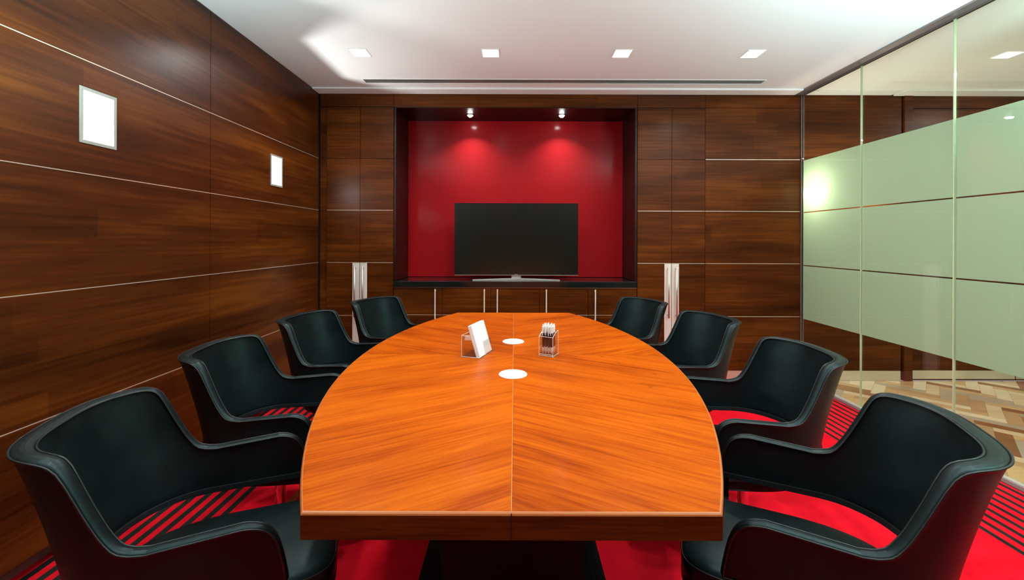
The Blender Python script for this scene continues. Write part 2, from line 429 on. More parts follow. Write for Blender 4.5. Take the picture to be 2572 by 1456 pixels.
# corridor far side, the wall behind the camera
struct(box('wall_corridor_right', XC, XC+.1, YR, YB+.6, -.05, ZC, M_cream))
struct(box('wall_front', XL-.2, XC+.1, YR-.1, YR, -.05, ZC+.12, M_woodX))

# ------------------------------------------------------------------ glass partition
joints = [YB-.012, 3.146, 2.480, 1.814, 1.148, .482, -.184, -.85, -1.516, -2.182, -2.848, YR+.01]
for i, (y1, y0) in enumerate(zip(joints, joints[1:])):
    bm = BM(); bx(bm, XG-.006, XG+.006, y0+.0035, y1-.0035, .0165, ZC-.014)
    g = struct(obj('window_%d' % (i+1), bm, M_glass))
    for za, zb in ((.561, 1.0385), (1.0475, 1.5165), (1.5255, 1.991)):
        y0b = y0
        box('frosted_film', XG+.0064, XG+.0074, y0+.003, y1-.003, za, zb, M_frost, g)
    if i < len(joints)-2:
        struct(box('trim_%d' % (i+20), XG-.0062, XG+.0062, y0-.0030, y0+.0030, .0165, ZC-.014, M_glassedge))
bm = BM(); bx(bm, XG-.072, XG+.03, YR, YB-.004, ZC-.012, ZC-.0005); bx(bm, XG-.010, XG-.0065, YR, YB-.004, ZC-.022, ZC-.012); bx(bm, XG+.0078, XG+.012, YR, YB-.004, ZC-.022, ZC-.012)
struct(obj('trim_14', bm, M_rail))
struct(box('trim_15', XG-.046, XG-.0100, YR, YB-.004, 0.0002, .006, M_thresh))
struct(box('trim_16', XG-.0096, XG+.012, YR, YB-.004, .0002, .016, M_foot))
bm = BM(); bx(bm, XG-.011, XG-.0065, YB-.012, YB-.001, .03, ZT); bx(bm, XG+.0078, XG+.012, YB-.012, YB-.001, .03, ZT)
struct(obj('trim_17', bm, M_rail))

# ------------------------------------------------------------------ tall cabinets
def metal_line(x0, x1, z, y, par, name='inlay'):
    return box(name, x0, x1, y-.0012, y+.003, z-.0021, z+.0021, M_inlay, par)
def tall_cabinet(x0, xm, x1, label):
    t = thing('tall_cabinet', label, 'cabinet', (xm, YB, 0), 0, 'tall cabinets beside the television alcove')
    bm = BM(); a, b = x0-xm+.002, x1-xm-.002
    bx(bm, a, a+.018, .0225, .48, 0, ZH-.002); bx(bm, b-.018, b, .0225, .48, 0, ZH-.002)
    bx(bm, a+.018, b-.018, .0225, .48, .087, .10); bx(bm, a+.018, b-.018, .0225, .48, 1.99, 2.01); bx(bm, a+.018, b-.018, .0225, .48, ZH-.02, ZH-.002)
    bx(bm, a+.018, b-.018, .46, .48, .10, ZH-.02); bx(bm, -.009, .009, .0225, .46, .10, ZH-.02)
    obj('carcass', bm, M_gap, t)
    box('plinth', a, b, .004, .0215, 0, .084, M_skirt, t)
    for s in (-1, 1):
        u0, u1 = (x0-xm+.0018, -.0018) if s < 0 else (.0018, x1-xm-.0018)
        box('upper_door', u0, u1, 0, .02, Z5+.0022, ZH-.0022, M_woodX, t)
        d = box('door', u0, u1, 0, .02, Z1, Z5-.0022, M_woodX, t)
        metal_line(u0, u1, Z4, 0, d); metal_line(u0, u1, Z3, 0, d)
        metal_line(u0 if s < 0 else .068, -.068 if s < 0 else u1, Z2, 0, d)
        p0, p1 = (-.066, -.0022) if s < 0 else (.0022, .066)
        box('handle_plate', p0, p1, -.0035, -.0002, Z1+.002, Z3-.004, M_plate, d, .0008)
        bm = BM(); hx = -.038*s*-1 if False else .036*s
        tube(bm, [(hx, -.034, Z3-.022), (hx, -.034, .565)], .0075, 12)
        for zz in (Z3-.045, .59): tube(bm, [(hx, -.0036, zz), (hx, -.034, zz)], .005, 10)
        h = obj('pull_handle', bm, M_alu, d, smooth=False)
        for p in h.data.polygons: p.use_smooth = len(p.vertices) == 4
    return t
tall_cabinet(XA, XB, XC1, 'built-in walnut cabinet with paired steel pulls, left of the television alcove')
tall_cabinet(XD, XE, XF, 'built-in walnut cabinet with paired steel pulls, right of the television alcove')

# ------------------------------------------------------------------ television alcove
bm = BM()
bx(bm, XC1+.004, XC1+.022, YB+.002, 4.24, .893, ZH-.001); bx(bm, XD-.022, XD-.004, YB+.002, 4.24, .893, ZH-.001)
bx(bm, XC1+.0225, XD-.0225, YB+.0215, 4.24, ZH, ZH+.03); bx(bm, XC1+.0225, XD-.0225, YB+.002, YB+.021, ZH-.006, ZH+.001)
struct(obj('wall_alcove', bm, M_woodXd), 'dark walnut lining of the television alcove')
struct(box('wall_alcove_back', XC1+.0225, XD-.0225, 4.2405, 4.26, .893, ZH-.001, M_red), 'glossy red back panel of the television alcove')
tag(box('counter_shelf', XC1+.004, XD-.004, YB-.012, 4.239, .835, .889, M_blackgloss, None, .002), 'long polished black counter slab under the television', 'counter')
low = thing('low_cabinet', 'row of five low walnut cupboard doors under the black counter', 'cabinet', ((XC1+XD)/2, YB, 0))
cx0 = (XC1+XD)/2
bm = BM(); a, b = XC1+.004-cx0, XD-.004-cx0
bx(bm, a, b, .022, .42, .10, .12); bx(bm, a, b, .022, .42, .80, .8345); bx(bm, a, b, .40, .42, .12, .80)
wdt = (XD-XC1-.008)/5
for k in range(6):
    q = a+k*wdt; bx(bm, max(q-.008, a), min(q+.008, b), .022, .40, .12, .80)
obj('carcass', bm, M_gap, low)
box('plinth', a, b, .03, .045, 0, .099, M_gap, low)
box('top_rail', a, b, .001, .02, .829, .8345, M_inlay, low)
for k in range(5):
    u0, u1 = a+k*wdt+.0018, a+(k+1)*wdt-.0018
    d = box('door', u0, u1, 0, .02, .10, .827, M_woodX, low)
    metal_line(u0, u1, Z2+.008, 0, d)
    hx = (u1-.058) if k < 2 else (u0+.058)
    if k == 1: hx = u1-.056
    bm = BM(); bx(bm, hx-.005, hx+.005, -.036, -.028, .535, .820)
    for zz in (.548, .806): bx(bm, hx-.004, hx+.004, -.0285, -.0002, zz-.004, zz+.004)
    obj('handle', bm, M_plate, d, .001)

# television
tv = thing('television', 'large flat black television standing on the counter in the red alcove', 'television', (.0185, 3.985, .889))
hw = .589
box('screen_panel', -hw+.006, hw-.006, -.0035, .0, .052, .720, M_screen, tv)
bm = BM()
for (x0, x1, z0, z1) in ((-hw, hw, .7195, .727), (-hw, hw, .040, .0525), (-hw, -hw+.0065, .0525, .7195), (hw-.0065, hw, .0525, .7195)): bx(bm, x0, x1, -.006, .012, z0, z1)
obj('bezel', bm, M_bezel, tv)
bm = BM(); bx(bm, -hw+.002, hw-.002, .0122, .030, .042, .725); bx(bm, -.33, .33, .030, .060, .06, .42); obj('back_cover', bm, M_bezel, tv, .004)
bm = BM(); bx(bm, -hw, hw, -.0068, -.006, .041, .0445); obj('bottom_strip', bm, M_alu, tv)
bm = BM(); bx(bm, -.016, .016, -.0072, -.0062, .0475, .0505); obj('maker_mark', bm, M_alu, tv)
bm = BM()
pl = []
for k in range(25):
    t = -1+2*k/24; pl.append((t*.405, -.045-.045*(1-abs(t)**1.6)*0 - .055*(abs(t))**1.5))
n = len(pl)
va = []
for (x, y) in pl:
    th = .008+.010*(1-abs(x)/.405)
    va.append([bm.verts.new((x, y-.012, 0.0005)), bm.verts.new((x, y+.012, 0.0005)), bm.verts.new((x, y+.012, th)), bm.verts.new((x, y-.012, th*.75))])
for A, B in zip(va, va[1:]):
    for k in range(4): bm.faces.new((A[k], A[(k+1) % 4], B[(k+1) % 4], B[k]))
bm.faces.new(va[0]); bm.faces.new(va[-1][::-1])
bx(bm, -.05, .05, -.05, .028, .0006, .010); bx(bm, -.045, .045, .0125, .026, .008, .06)
obj('stand', bm, M_alu, tv)

# alcove spots
for i, x in enumerate((-.430, .453)):
    t = thing('alcove_spotlight', 'small round spotlight in the alcove ceiling, above the %s side of the television' % ('left', 'right')[i], 'light', (x, 4.03, ZH), 0, 'alcove spotlights')
    bm = BM(); lathe(bm, [(.022, -.001), (.034, -.001), (.034, -.005), (.030, -.007), (.023, -.006), (.022, -.001)]); obj('ring', bm, M_alu, t, smooth=True)
    bm = BM(); lathe(bm, [(0, -.024), (.014, -.021), (.0225, -.012), (.0235, -.0065), (0, -.006)]); obj('bulb', bm, M_bulb, t, smooth=True)
    area('alcove_light', (0, 0, -.028), .03, P_ALC, (1, .98, .95), parent=t, spread=114)

# ceiling lights
names_ll = ['leftmost', 'second from left', 'third from left', 'rightmost']
for ri, y in enumerate(LROWS):
    for k, x in enumerate(LX):
        t = thing('ceiling_light', 'square recessed ceiling light, %s of the row %s' % (names_ll[k], ('before the air slot', 'over the table', 'added unseen behind the camera', 'at the rear wall')[ri]), 'light', (x, y, ZC), 0, 'square ceiling lights')
        bm = BM(); o, q = .064, .057
        for (x0, x1, y0, y1) in ((-o, o, q, o), (-o, o, -o, -q), (-o, -q, -q, q), (q, o, -q, q)): bx(bm, x0, x1, y0, y1, -.003, -.0002)
        obj('frame', bm, M_white, t)
        box('diffuser', -q, q, -q, q, -.0022, -.0004, M_lampface, t)
        area('lamp', (0, 0, -.006), .10, (P_CEIL, P_ROW2, .6, .6)[ri], parent=t, spread=150)
# air slot
v = thing('air_vent', 'long narrow slot air diffuser in the white ceiling', 'vent', (.41, 3.515, ZC))
bm = BM(); L2 = 1.68
bx(bm, -L2, L2, .040, .046, -.004, -.0003); bx(bm, -L2, L2, -.046, -.040, -.004, -.0003); bx(bm, -L2, -L2+.006, -.04, .04, -.004, -.0003); bx(bm, L2-.006, L2, -.04, .04, -.004, -.0003)
obj('frame', bm, M_white, v)
box('backing', -L2+.006, L2-.006, -.04, .04, -.0012, -.0003, M_gap, v)
for yy in (-.020, .004, .024): box('slat', -L2+.006, L2-.006, yy-.0035, yy+.0035, -.0036, -.0014, M_alu, v)

# recessed wall lights
for i, (y0, y1, z0, z1) in enumerate(NICHES):
    yc = (y0+y1)/2; hw_ = (y1-y0)/2; h = z1-z0
    t = thing('wall_light', 'square recessed wall light glowing in the left panelling, %s' % ('added unseen beside the camera', 'added unseen behind the camera', 'the nearer of the two in view', 'near the far corner')[i], 'light', (XL, yc, z0), 0, 'recessed wall lights')
    bm = BM(); D = .155
    bx(bm, -D, -D+.003, -hw_, hw_, 0, h); bx(bm, -D+.003, .0, -hw_, -hw_+.003, 0, h); bx(bm, -D+.003, 0, hw_-.003, hw_, 0, h)
    bx(bm, -D+.003, 0, -hw_+.003, hw_-.003, 0, .003); bx(bm, -D+.003, 0, -hw_+.003, hw_-.003, h-.003, h)
    obj('housing', bm, M_white, t)
    bm = BM(); e = .010
    for (a0, a1, b0, b1) in ((-hw_-.004, hw_+.004, h-e, h+.004), (-hw_-.004, hw_+.004, -.004, e), (-hw_-.004, -hw_+e, e, h-e), (hw_-e, hw_+.004, e, h-e)): bx(bm, .0005, .0035, a0, a1, b0, b1)
    obj('frame', bm, plain('niche_frame', (.36, .38, .33), .45, .2), t)
    box('lamp_tube', -.115, -.085, -.05, .05, .006, .020, M_nichelamp, t, .004)
    l = bpy.data.lights.new('niche_light', 'POINT'); l.energy = P_NICHE; l.color = (.96, 1, .98); l.shadow_soft_size = .012
    o = bpy.data.objects.new('niche_light', l); C.objects.link(o); o.parent = t; o.location = (-.085, 0, .040)

# corridor sconces behind the frosted film, corridor ceiling lights
for i, x in enumerate((2.80, 3.29)):
    t = thing('corridor_wall_lamp', 'glowing corridor wall lamp blurred behind the frosted glass, %s' % ('brighter one by the corner', 'fainter one further right')[i], 'light', (x, YB, 1.70), 0, 'corridor wall lamps')
    box('back_plate', -.035, .035, -.008, -.0005, -.05, .05, M_alu, t, .001)
    bm = BM(); lathe(bm, [(0, -.05), (.028, -.05), (.034, .05), (0, .05)], 0, -.046, 24); obj('shade', bm, M_sconce, t)
    l = bpy.data.lights.new('sconce_light', 'POINT'); l.energy = (12.0, 6.0)[i]; l.color = (1, .93, .78); l.shadow_soft_size = .04
    o = bpy.data.objects.new('sconce_light', l); C.objects.link(o); o.parent = t; o.location = (-.05, -.17, 0)
for i, (x, y) in enumerate(((3.52, 1.6), (3.52, -.4), (4.6, 2.9), (4.6, .8))):
    t = thing('corridor_ceiling_light', 'square ceiling light in the corridor beyond the glass wall', 'light', (x, y, ZC), 0, 'corridor ceiling lights')
    box('diffuser', -.057, .057, -.057, .057, -.0022, -.0004, M_lampface, t)
    area('lamp', (0, 0, -.006), .10, P_CORR, (1, 1, .98), parent=t)

# uplighters added out of view at the near end, to brighten the ceiling
for i, (x, y) in enumerate(((-1.56, .98), (2.30, .85))):
    t = thing('added_floor_uplight', 'added unseen fill uplighter on a pole near the %s' % ('left walnut wall', 'glass wall')[i], 'lamp', (x, y, 0), 0, 'added fill uplighters')
    bm = BM(); lathe(bm, [(0, 0), (.13, 0), (.13, .012), (.02, .022), (0, .022)]); obj('base', bm, M_alu, t)
    bm = BM(); lathe(bm, [(0, .022), (.012, .022), (.012, 1.52), (0, 1.52)], n=16); obj('pole', bm, M_alu, t)
    bm = BM(); lathe(bm, [(0, 1.52), (.03, 1.52), (.15, 1.60), (.152, 1.60), (.028, 1.515), (0, 1.515)]); obj('lamp_bowl', bm, M_alu, t)
    area('uplight', (0, 0, 1.59), .24, P_UP*(.42, 1.25)[i], (.60, .97, 1.0), rot=(PI, 0, 0), parent=t)
for i, y in enumerate((2.7, .7)):  # unseen fill lights added to brighten the corridor ceiling
    t = thing('added_corridor_uplight', 'added unseen uplighter on the cream corridor wall, %s' % ('towards the end', 'nearer the camera')[i], 'light', (XC, y, 1.9), 0, 'added corridor uplights')
    bm = BM(); bx(bm, -.12, -.001, -.15, .15, -.06, 0); obj('shade', bm, M_alu, t, .004)
    area('uplight', (-.06, 0, .006), .10, 14, (.96, 1, .98), rot=(PI, -.3, 0), parent=t)
# ------------------------------------------------------------------ table
TZ = .74; TX = -.004
tb = thing('conference_table', 'large boat-shaped orange walnut conference table in the middle of the room', 'table', (TX, TCY, 0))
def tab_outline(off=0.0, n=40):
    HL, HE, HM = 1.112-off, .403, .690
    s = HM-HE; R = (1.112**2+s*s)/(2*s)
    pts = []
    for k in range(n+1):
        y = -HL+2*HL*k/n; x = HM-(R-math.sqrt(R*R-y*y))-off; pts.append((x, y))
    return pts + [(-x, y) for x, y in pts[::-1]]
def quad_top():
    """four veneer leaves, hairline joints between them"""
    bm = BM(); o = tab_outline(.006); half = len(o)//2; R = o[:half]; g = .0006
    mid = half//2
    for sx in (1, -1):
        for (seg, ysgn) in ((R[:mid+1], -1), (R[mid:], 1)):
            pts = [(sx*x, y) for x, y in seg]
            y_end = pts[0][1] if ysgn < 0 else pts[-1][1]
            if ysgn < 0: poly = [(sx*g, y_end)] + pts[:-1] + [(pts[-1][0], -g), (sx*g, -g)]
            else: poly = [(sx*g, g), (pts[0][0], g)] + pts[1:] + [(sx*g, y_end)]
            prism(bm, poly, TZ-.004, TZ)
    return bm
obj('veneer_top', quad_top(), M_table, tb)
bm = BM(); oA, oB = tab_outline(.0), tab_outline(.0062)
prof = [(oB, TZ-.0002), (tab_outline(.0035), TZ-.0008), (tab_outline(.0012), TZ-.0028), (oA, TZ-.0055)]
rings = [[bm.verts.new((x, y, z)) for x, y in o] for o, z in prof]
for A, B in zip(rings, rings[1:]):
    for k in range(len(A)): bm.faces.new((A[k], A[(k+1) % len(A)], B[(k+1) % len(A)], B[k]))
obj('edge_bevel', bm, M_tbevel, tb)
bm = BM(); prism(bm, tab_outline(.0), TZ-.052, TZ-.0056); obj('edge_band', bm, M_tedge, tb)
bm = BM(); prism(bm, [(-.0009, -1.113), (.0009, -1.113), (.0009, -1.1105), (-.0009, -1.1105)], TZ-.052, TZ-.001); obj('edge_joint', bm, M_gap, tb)
bm = BM(); bx(bm, -.0006, .0006, -1.105, 1.105, TZ-.002, TZ+.0001); obj('centre_inlay', bm, plain('seam', (.50, .20, .07), .4), tb)
bm = BM(); bx(bm, -.22, .22, -.62, -.56, .032, TZ-.052); bx(bm, -.22, .22, .56, .62, .032, TZ-.052); bx(bm, -.06, .06, -.56, .56, .10, TZ-.052)
obj('pedestal', bm, M_blackmatt, tb, .003)
bm = BM(); bx(bm, -.345, .345, -.78, .78, 0.0, .016); bx(bm, -.300, .300, -.74, .74, .016, .032); obj('base_plate', bm, M_blackmatt, tb, .003)
for i, (yy, rr) in enumerate(((-.282, .0555), (.245, .0555))):
    bm = BM(); lathe(bm, [(rr-.013, TZ+.0002), (rr-.012, TZ+.0020), (rr-.002, TZ+.0026), (rr, TZ+.0006), (rr, TZ+.0001)], 0, yy, 48)
    g = obj('cable_port', bm, M_white, tb, smooth=True)
    bm = BM(); lathe(bm, [(0, TZ+.0024), (rr-.0155, TZ+.0022), (rr-.0145, TZ+.0008), (rr-.0145, TZ+.0001)], 0, yy, 48)
    obj('port_lid', bm, M_white, g, smooth=False)

# ------------------------------------------------------------------ chair
def chair_shell():
    BZ, TZc = .445, .80
    NA, NB = 16, 44
    def lerp(a, b, t): return a+(b-a)*t
    def interp(tab, v):
        if v <= tab[0][0]: return tab[0][1]
        for (a, fa), (b, fb) in zip(tab, tab[1:]):
            if v <= b: t = (v-a)/(b-a); return fa+(fb-fa)*t
        return tab[-1][1]
    yj = .05
    def plan(t, w):       # t 0..pi/2 (side to back centre), w 0 bottom 1 top; half side
        a0, b0, n0 = .245, .213, 2.15; a1, b1, n1 = .247, .279, 2.9
        c, s = max(math.cos(t), 0), max(math.sin(t), 0)
        p0 = (a0*c**(2/n0), yj-b0*s**(2/n0)); p1 = (a1*c**(2/n1), yj-b1*s**(2/n1))
        ww = w**1.15
        return (lerp(p0[0], p1[0], ww), lerp(p0[1], p1[1], ww))
    ye = [(.5785, .050), (.583, .022), (.590, .003), (.605, -.013), (.64, -.034), (.69, -.058), (.735, -.078), (.765, -.091), (.783, -.102), (.793, -.115), (.798, -.132), (.800, -.155)]
    def top_z(t):
        lo, hi = .5785, .80
        f = lambda z: plan(t, (z-BZ)/(TZc-BZ))[1] - interp(ye, z)
        if f(hi) < 0: return hi
        for _ in range(40):
            m = (lo+hi)/2
            if f(m) > 0: hi = m     # surface is in front of the slope: above the edge
            else: lo = m
        return (lo+hi)/2
    yfront = [(.445, .318), (.475, .3135), (.50, .309), (.53, .302), (.553, .2935), (.568, .283), (.579, .268), (.586, .250), (.589, .228)]
    ROWS = 18
    cols = []   # each column: list of centre points rows 0..ROWS (bottom→edge)
    def arm_col(k):   # k 0 (front) .. NA (junction)
        u = k/NA; pts = []
        for r in range(ROWS+1):
            q = r/ROWS; q = 1-(1-q)**1.6
            ztop = lerp(.589, .5788, u); z = lerp(BZ, ztop, q); zz = min(z*1.0, .589)
            yf = interp(yfront, lerp(BZ, .589, q))
            xw = lerp(.2450, .2470, ((z-BZ)/(TZc-BZ))**1.15)
            pts.append(Vector((xw, lerp(yf, yj, u), z)))
        return pts
    half = []
    for k in range(NA): half.append(arm_col(k))
    ts = [(PI/2)*(i/NB) for i in range(NB+1)]
    for i, t in enumerate(ts):
        # spread the parameter so the corners get more columns
        tz = top_z(t); pts = []
        for r in range(ROWS+1):
            q = r/ROWS; q = 1-(1-q)**1.6
            z = lerp(BZ, tz, q); x, y = plan(t, (z-BZ)/(TZc-BZ)); pts.append(Vector((x, y, z)))
        half.append(pts)
    full = half + [[Vector((-p.x, p.y, p.z)) for p in c] for c in half[:-1][::-1]]
    NC = len(full)
    inner, outer = [], []
    for ci, c in enumerate(full):
        ic, oc = [], []
        for r, p in enumerate(c):
            a = full[max(ci-1, 0)][r]; b = full[min(ci+1, NC-1)][r]
            t = (b-a); t.z = 0
            if t.length < 1e-6: t = Vector((0, -1, 0))
            t.normalize(); nrm = Vector((-t.y, t.x, 0))          # outward
            if nrm.dot(Vector((p.x, p.y-.12, 0))) < 0: nrm = -nrm
            backness = min(1, max(0, (.03-p.y)/.16)); hi = (p.z-BZ)/(TZc-BZ)
            wi = lerp(.0150, .0185, backness*hi); wo = lerp(.0165, .022, backness*hi)
            q = r/ROWS
            pinch = math.sin(PI*min(1, q))**.7
            wi2 = wi - .0038*pinch
            wo2 = wo - .004*pinch - .010*backness*(1-q)*(q > 0)
            ic.append(p - nrm*wi2); oc.append(p + nrm*wo2)
        inner.append(ic); outer.append(oc)
    bm = BM()
    VI = [[bm.verts.new(p) for p in c] for c in inner]; VO = [[bm.verts.new(p) for p in c] for c in outer]
    for a in range(NC-1):
        for r in range(ROWS):
            bm.faces.new((VI[a][r], VI[a][r+1], VI[a+1][r+1], VI[a+1][r])); bm.faces.new((VO[a][r], VO[a+1][r], VO[a+1][r+1], VO[a][r+1]))
    # rim path: up the front edge, along the top, down the other front
    path = [(0, r) for r in range(ROWS)] + [(c, ROWS) for c in range(NC)] + [(NC-1, r) for r in range(ROWS-1, -1, -1)]
    cen = [(inner[c][r]+outer[c][r])/2 for c, r in path]
    prevrow = None; up_list = []
    for i, (c, r) in enumerate(path):
        a = cen[max(i-1, 0)]; b = cen[min(i+1, len(path)-1)]; t = (b-a).normalized()
        lat = (outer[c][r]-inner[c][r]).normalized(); up = lat.cross(t)
        if up.dot(Vector((0, .9 if r < ROWS else .2, .5))) < 0: up = -up
        up.normalize(); up_list.append(up)
    for i in range(1):      # smooth the up vectors
        up_list = [((up_list[max(k-1, 0)]+up_list[k]+up_list[min(k+1, len(path)-1)])/3).normalized() for k in range(len(path))]
    for i, (c, r) in enumerate(path):
        I, O = inner[c][r], outer[c][r]
        mids = [bm.verts.new(I.lerp(O, q)+up_list[i]*.0065*math.sin(PI*q)**.6) for q in (.18, .4, .6, .82)]
        row = [VI[c][r]] + mids + [VO[c][r]]
        if prevrow:
            for k in range(5): bm.faces.new((prevrow[k], prevrow[k+1], row[k+1], row[k]))
        prevrow = row
    for a in range(NC-1):
        bm.faces.new((VI[a][0], VI[a+1][0], VO[a+1][0], VO[a][0]))
    bmesh.ops.recalc_face_normals(bm, faces=bm.faces)
    rim_in = [inner[c][r]+up_list[i]*.0012 for i, (c, r) in enumerate(path)]
    rim_out = [outer[c][r]+up_list[i]*.0012 for i, (c, r) in enumerate(path)]
    bot_in = [c[0] for c in inner]; bot_out = [c[0] for c in outer]
    return bm, rim_in, rim_out, bot_in, bot_out
def seat_mesh():
    bm = BM(); n = 72; cy, A, B = .1475, .190, .2775
    def rr(ang, sc):
        c, s = math.cos(ang), math.sin(ang); e = 2.5 if s < 0 else 6.0
        a = A*sc; b = B-(1-sc)*A
        x = a*math.copysign(abs(c)**(2/e), c); y = b*math.copysign(abs(s)**(2/e), s)
        if s > 0: x *= 1-.02*s
        return x, y+cy
    prof = [(.02, .4065), (.30, .4058), (.60, .4030), (.80, .3995), (.90, .3955), (.965, .389), (.992, .380), (1.0, .368), (.999, .330)]
    low = [(1.001, .3295), (.998, .312), (.985, .300), (.955, .290), (.6, .286), (.02, .285)]
    rings = [[bm.verts.new((*rr(2*PI*k/n, s), z)) for k in range(n)] for s, z in prof]
    for P, Q in zip(rings, rings[1:]):
        for k in range(n): bm.faces.new((P[k], P[(k+1) % n], Q[(k+1) % n], Q[k]))
    bm.faces.new(rings[0]); bm.faces.new(rings[-1][::-1])
    pan = BM(); rings = [[pan.verts.new((*rr(2*PI*k/n, s), z)) for k in range(n)] for s, z in low]
    for P, Q in zip(rings, rings[1:]):
        for k in range(n): pan.faces.new((P[k], P[(k+1) % n], Q[(k+1) % n], Q[k]))
    pan.faces.new(rings[0]); pan.faces.new(rings[-1][::-1])
    seam = [(*rr(2*PI*k/n, .993), .3815) for k in range(n)]
    return bm, pan, seam
def make_chair(label):
    t = thing('armchair', label, 'chair', (0, 0, 0), 0, 'black leather armchairs around the table')
    bm, rin, rout, bi, bo = chair_shell()
    sh = obj('shell', bm, M_leather, t, smooth=True)
    bm = BM(); tube(bm, rin, .0026, 8); obj('piping', bm, M_piping, sh, smooth=True)
    bm = BM(); tube(bm, rout, .0026, 8); obj('piping', bm, M_piping, sh, smooth=True)
    # rolled lower hem of the shell
    bm = BM(); n = len(bi); rings = []
    for i in range(n):
        lat = (bo[i]-bi[i]).normalized(); I = bi[i]-lat*.006; O = bo[i]+lat*.001
        rings.append([bm.verts.new(v) for v in (I+Vector((0, 0, .016)), I+Vector((0, 0, -.003)), O+Vector((0, 0, -.003)), O+Vector((0, 0, .0005)))])
    for P, Q in zip(rings, rings[1:]):
        for k in range(4): bm.faces.new((P[k], P[(k+1) % 4], Q[(k+1) % 4], Q[k]))
    bm.faces.new(rings[0]); bm.faces.new(rings[-1][::-1])
    obj('hem', bm, M_vinyl, sh, bevel=.0015)
    bm, pan, seam = seat_mesh(); st = obj('seat', bm, M_leather, t, smooth=True)
    obj('seat_pan', pan, M_blackmatt, t)
    bm = BM(); tube(bm, seam, .0022, 6, closed=True); obj('piping', bm, M_piping, st, smooth=True)
    for s in (-1, 1):
        bm = BM(); pr = [(.2465, .443), (.2465, .405), (.236, .372), (.205, .350), (.165, .345)]
        vs = []
        for i, (x, z) in enumerate(pr):
            vs.append([bm.verts.new((s*x, y, z)) for y in (.292-(.443-z)*.0, .312)] + [bm.verts.new((s*(x+.005), y, z-.004)) for y in (.312, .292)])
        for P, Q in zip(vs, vs[1:]):
            for k in range(4): bm.faces.new((P[k], P[(k+1) % 4], Q[(k+1) % 4], Q[k]))
        bm.faces.new(vs[0]); bm.faces.new(vs[-1][::-1])
        obj('arm_bracket', bm, M_blackmatt, t)
    cyy = .09
    bm = BM(); bx(bm, -.09, .09, cyy-.09, cyy+.12, .270, .2865); obj('seat_plate', bm, M_blackmatt, t, .004)
    bm = BM(); lathe(bm, [(0, .269), (.030, .269), (.030, .245), (.0225, .240), (.0225, .09), (.034, .075), (.040, .05), (.040, .035), (0, .035)], 0, cyy, 32); obj('column', bm, M_chrome, t, smooth=False)
    for p in t.children[-1].data.polygons: p.use_smooth = len(p.vertices) == 4 and abs(p.normal.z) < .9
    for k in range(4):
        a = k*PI/2; d = Vector((math.cos(a), math.sin(a), 0)); s_ = Vector((-d.y, d.x, 0)); o0 = Vector((0, cyy, 0))
        bm = BM(); rings = []
        for (r, hw2, z0, z1) in ((.030, .022, .036, .066), (.12, .018, .030, .052), (.24, .014, .018, .034), (.285, .012, .014, .026)):
            c = o0+d*r; rings.append([bm.verts.new(c+s_*w+Vector((0, 0, z))) for w, z in ((-hw2, z0), (hw2, z0), (hw2*.8, z1), (-hw2*.8, z1))])
        for P, Q in zip(rings, rings[1:]):
            for q in range(4): bm.faces.new((P[q], P[(q+1) % 4], Q[(q+1) % 4], Q[q]))
        bm.faces.new(rings[0]); bm.faces.new(rings[-1][::-1])
        lg = obj('leg', bm, M_chrome, t, bevel=.002)
        bm = BM(); c = o0+d*.265; lathe(bm, [(0, .016), (.013, .016), (.016, .004), (.014, 0), (0, 0)], c.x, c.y, 16); obj('glide', bm, M_blackmatt, lg)
    return t
# local +y is the front of the chair; heading a = world angle of that front
POSES = [
 (-.9329, 1.1254, 20.8, 'black leather armchair, nearest the camera on the left side of the table'),
 (-1.1056, 1.8130, 7.0, 'black leather armchair, second from the camera on the left side of the table'),
 (-1.1053, 2.5062, -7.3, 'black leather armchair, third from the camera on the left side of the table'),
 (-.9424, 3.1632, -23.1, 'black leather armchair at the far left end, before the left tall cabinet'),
 (.9094, 1.1141, 154.5, 'black leather armchair, nearest the camera on the glass wall side'),
 (1.0753, 1.7913, 176.0, 'black leather armchair, second from the camera on the glass wall side'),
 (1.0471, 2.5113, 191.1, 'black leather armchair, third from the camera on the right side of the table'),
 (.8662, 3.1633, 202.3, 'black leather armchair at the far right end, before the right tall cabinet'),
]
ch0 = make_chair(POSES[0][3])
for i, (x, y, a, lab) in enumerate(POSES):
    rz = math.radians(a)-PI/2
    if i == 0: ch0.location = (x, y, 0); ch0.rotation_euler = (0, 0, rz)
    else: dup(ch0, (x, y, 0), rz, lab)

# ------------------------------------------------------------------ things on the table
TT = TZ+.0003
# brochure holder and pad: local x = across the pad, local -y = the way it faces
ang = math.atan2(.95, .32)            # direction of the pad's width
hold = thing('acrylic_holder', 'clear acrylic desk holder on the table carrying a white notepad', 'holder', (-.150, 1.838, TT), ang)
th = .0022
def aslab(name, pts, parent, m=M_acryl, d=Vector((0, 0, th))):
    bm = BM(); a = [bm.verts.new(p) for p in pts]; b = [bm.verts.new(Vector(p)+d) for p in pts]
    n = len(pts); bm.faces.new(a[::-1]); bm.faces.new(b)
    for i in range(n): bm.faces.new((a[i], a[(i+1) % n], b[(i+1) % n], b[i]))
    return obj(name, bm, m, parent)
Wp = .150
box('base', 0, Wp, -.004, .088, 0, th, M_acryl, hold)
box('back_plate', 0, Wp, .0865, .0887, th, .095, M_acryl, hold)
aslab('side_plate', [(0, .006, th), (0, .0865, th), (0, .0865, .095), (0, .052, .095)], hold, d=Vector((th, 0, 0)))
aslab('side_plate', [(Wp, .006, th), (Wp, .0865, th), (Wp, .0865, .095), (Wp, .052, .095)], hold, d=Vector((-th, 0, 0)))
aslab('front_lip', [(.055, -.004, th), (Wp-.004, -.004, th), (Wp-.004, .011, .062), (.055, .011, .062)], hold, d=Vector((0, -th, 0)))
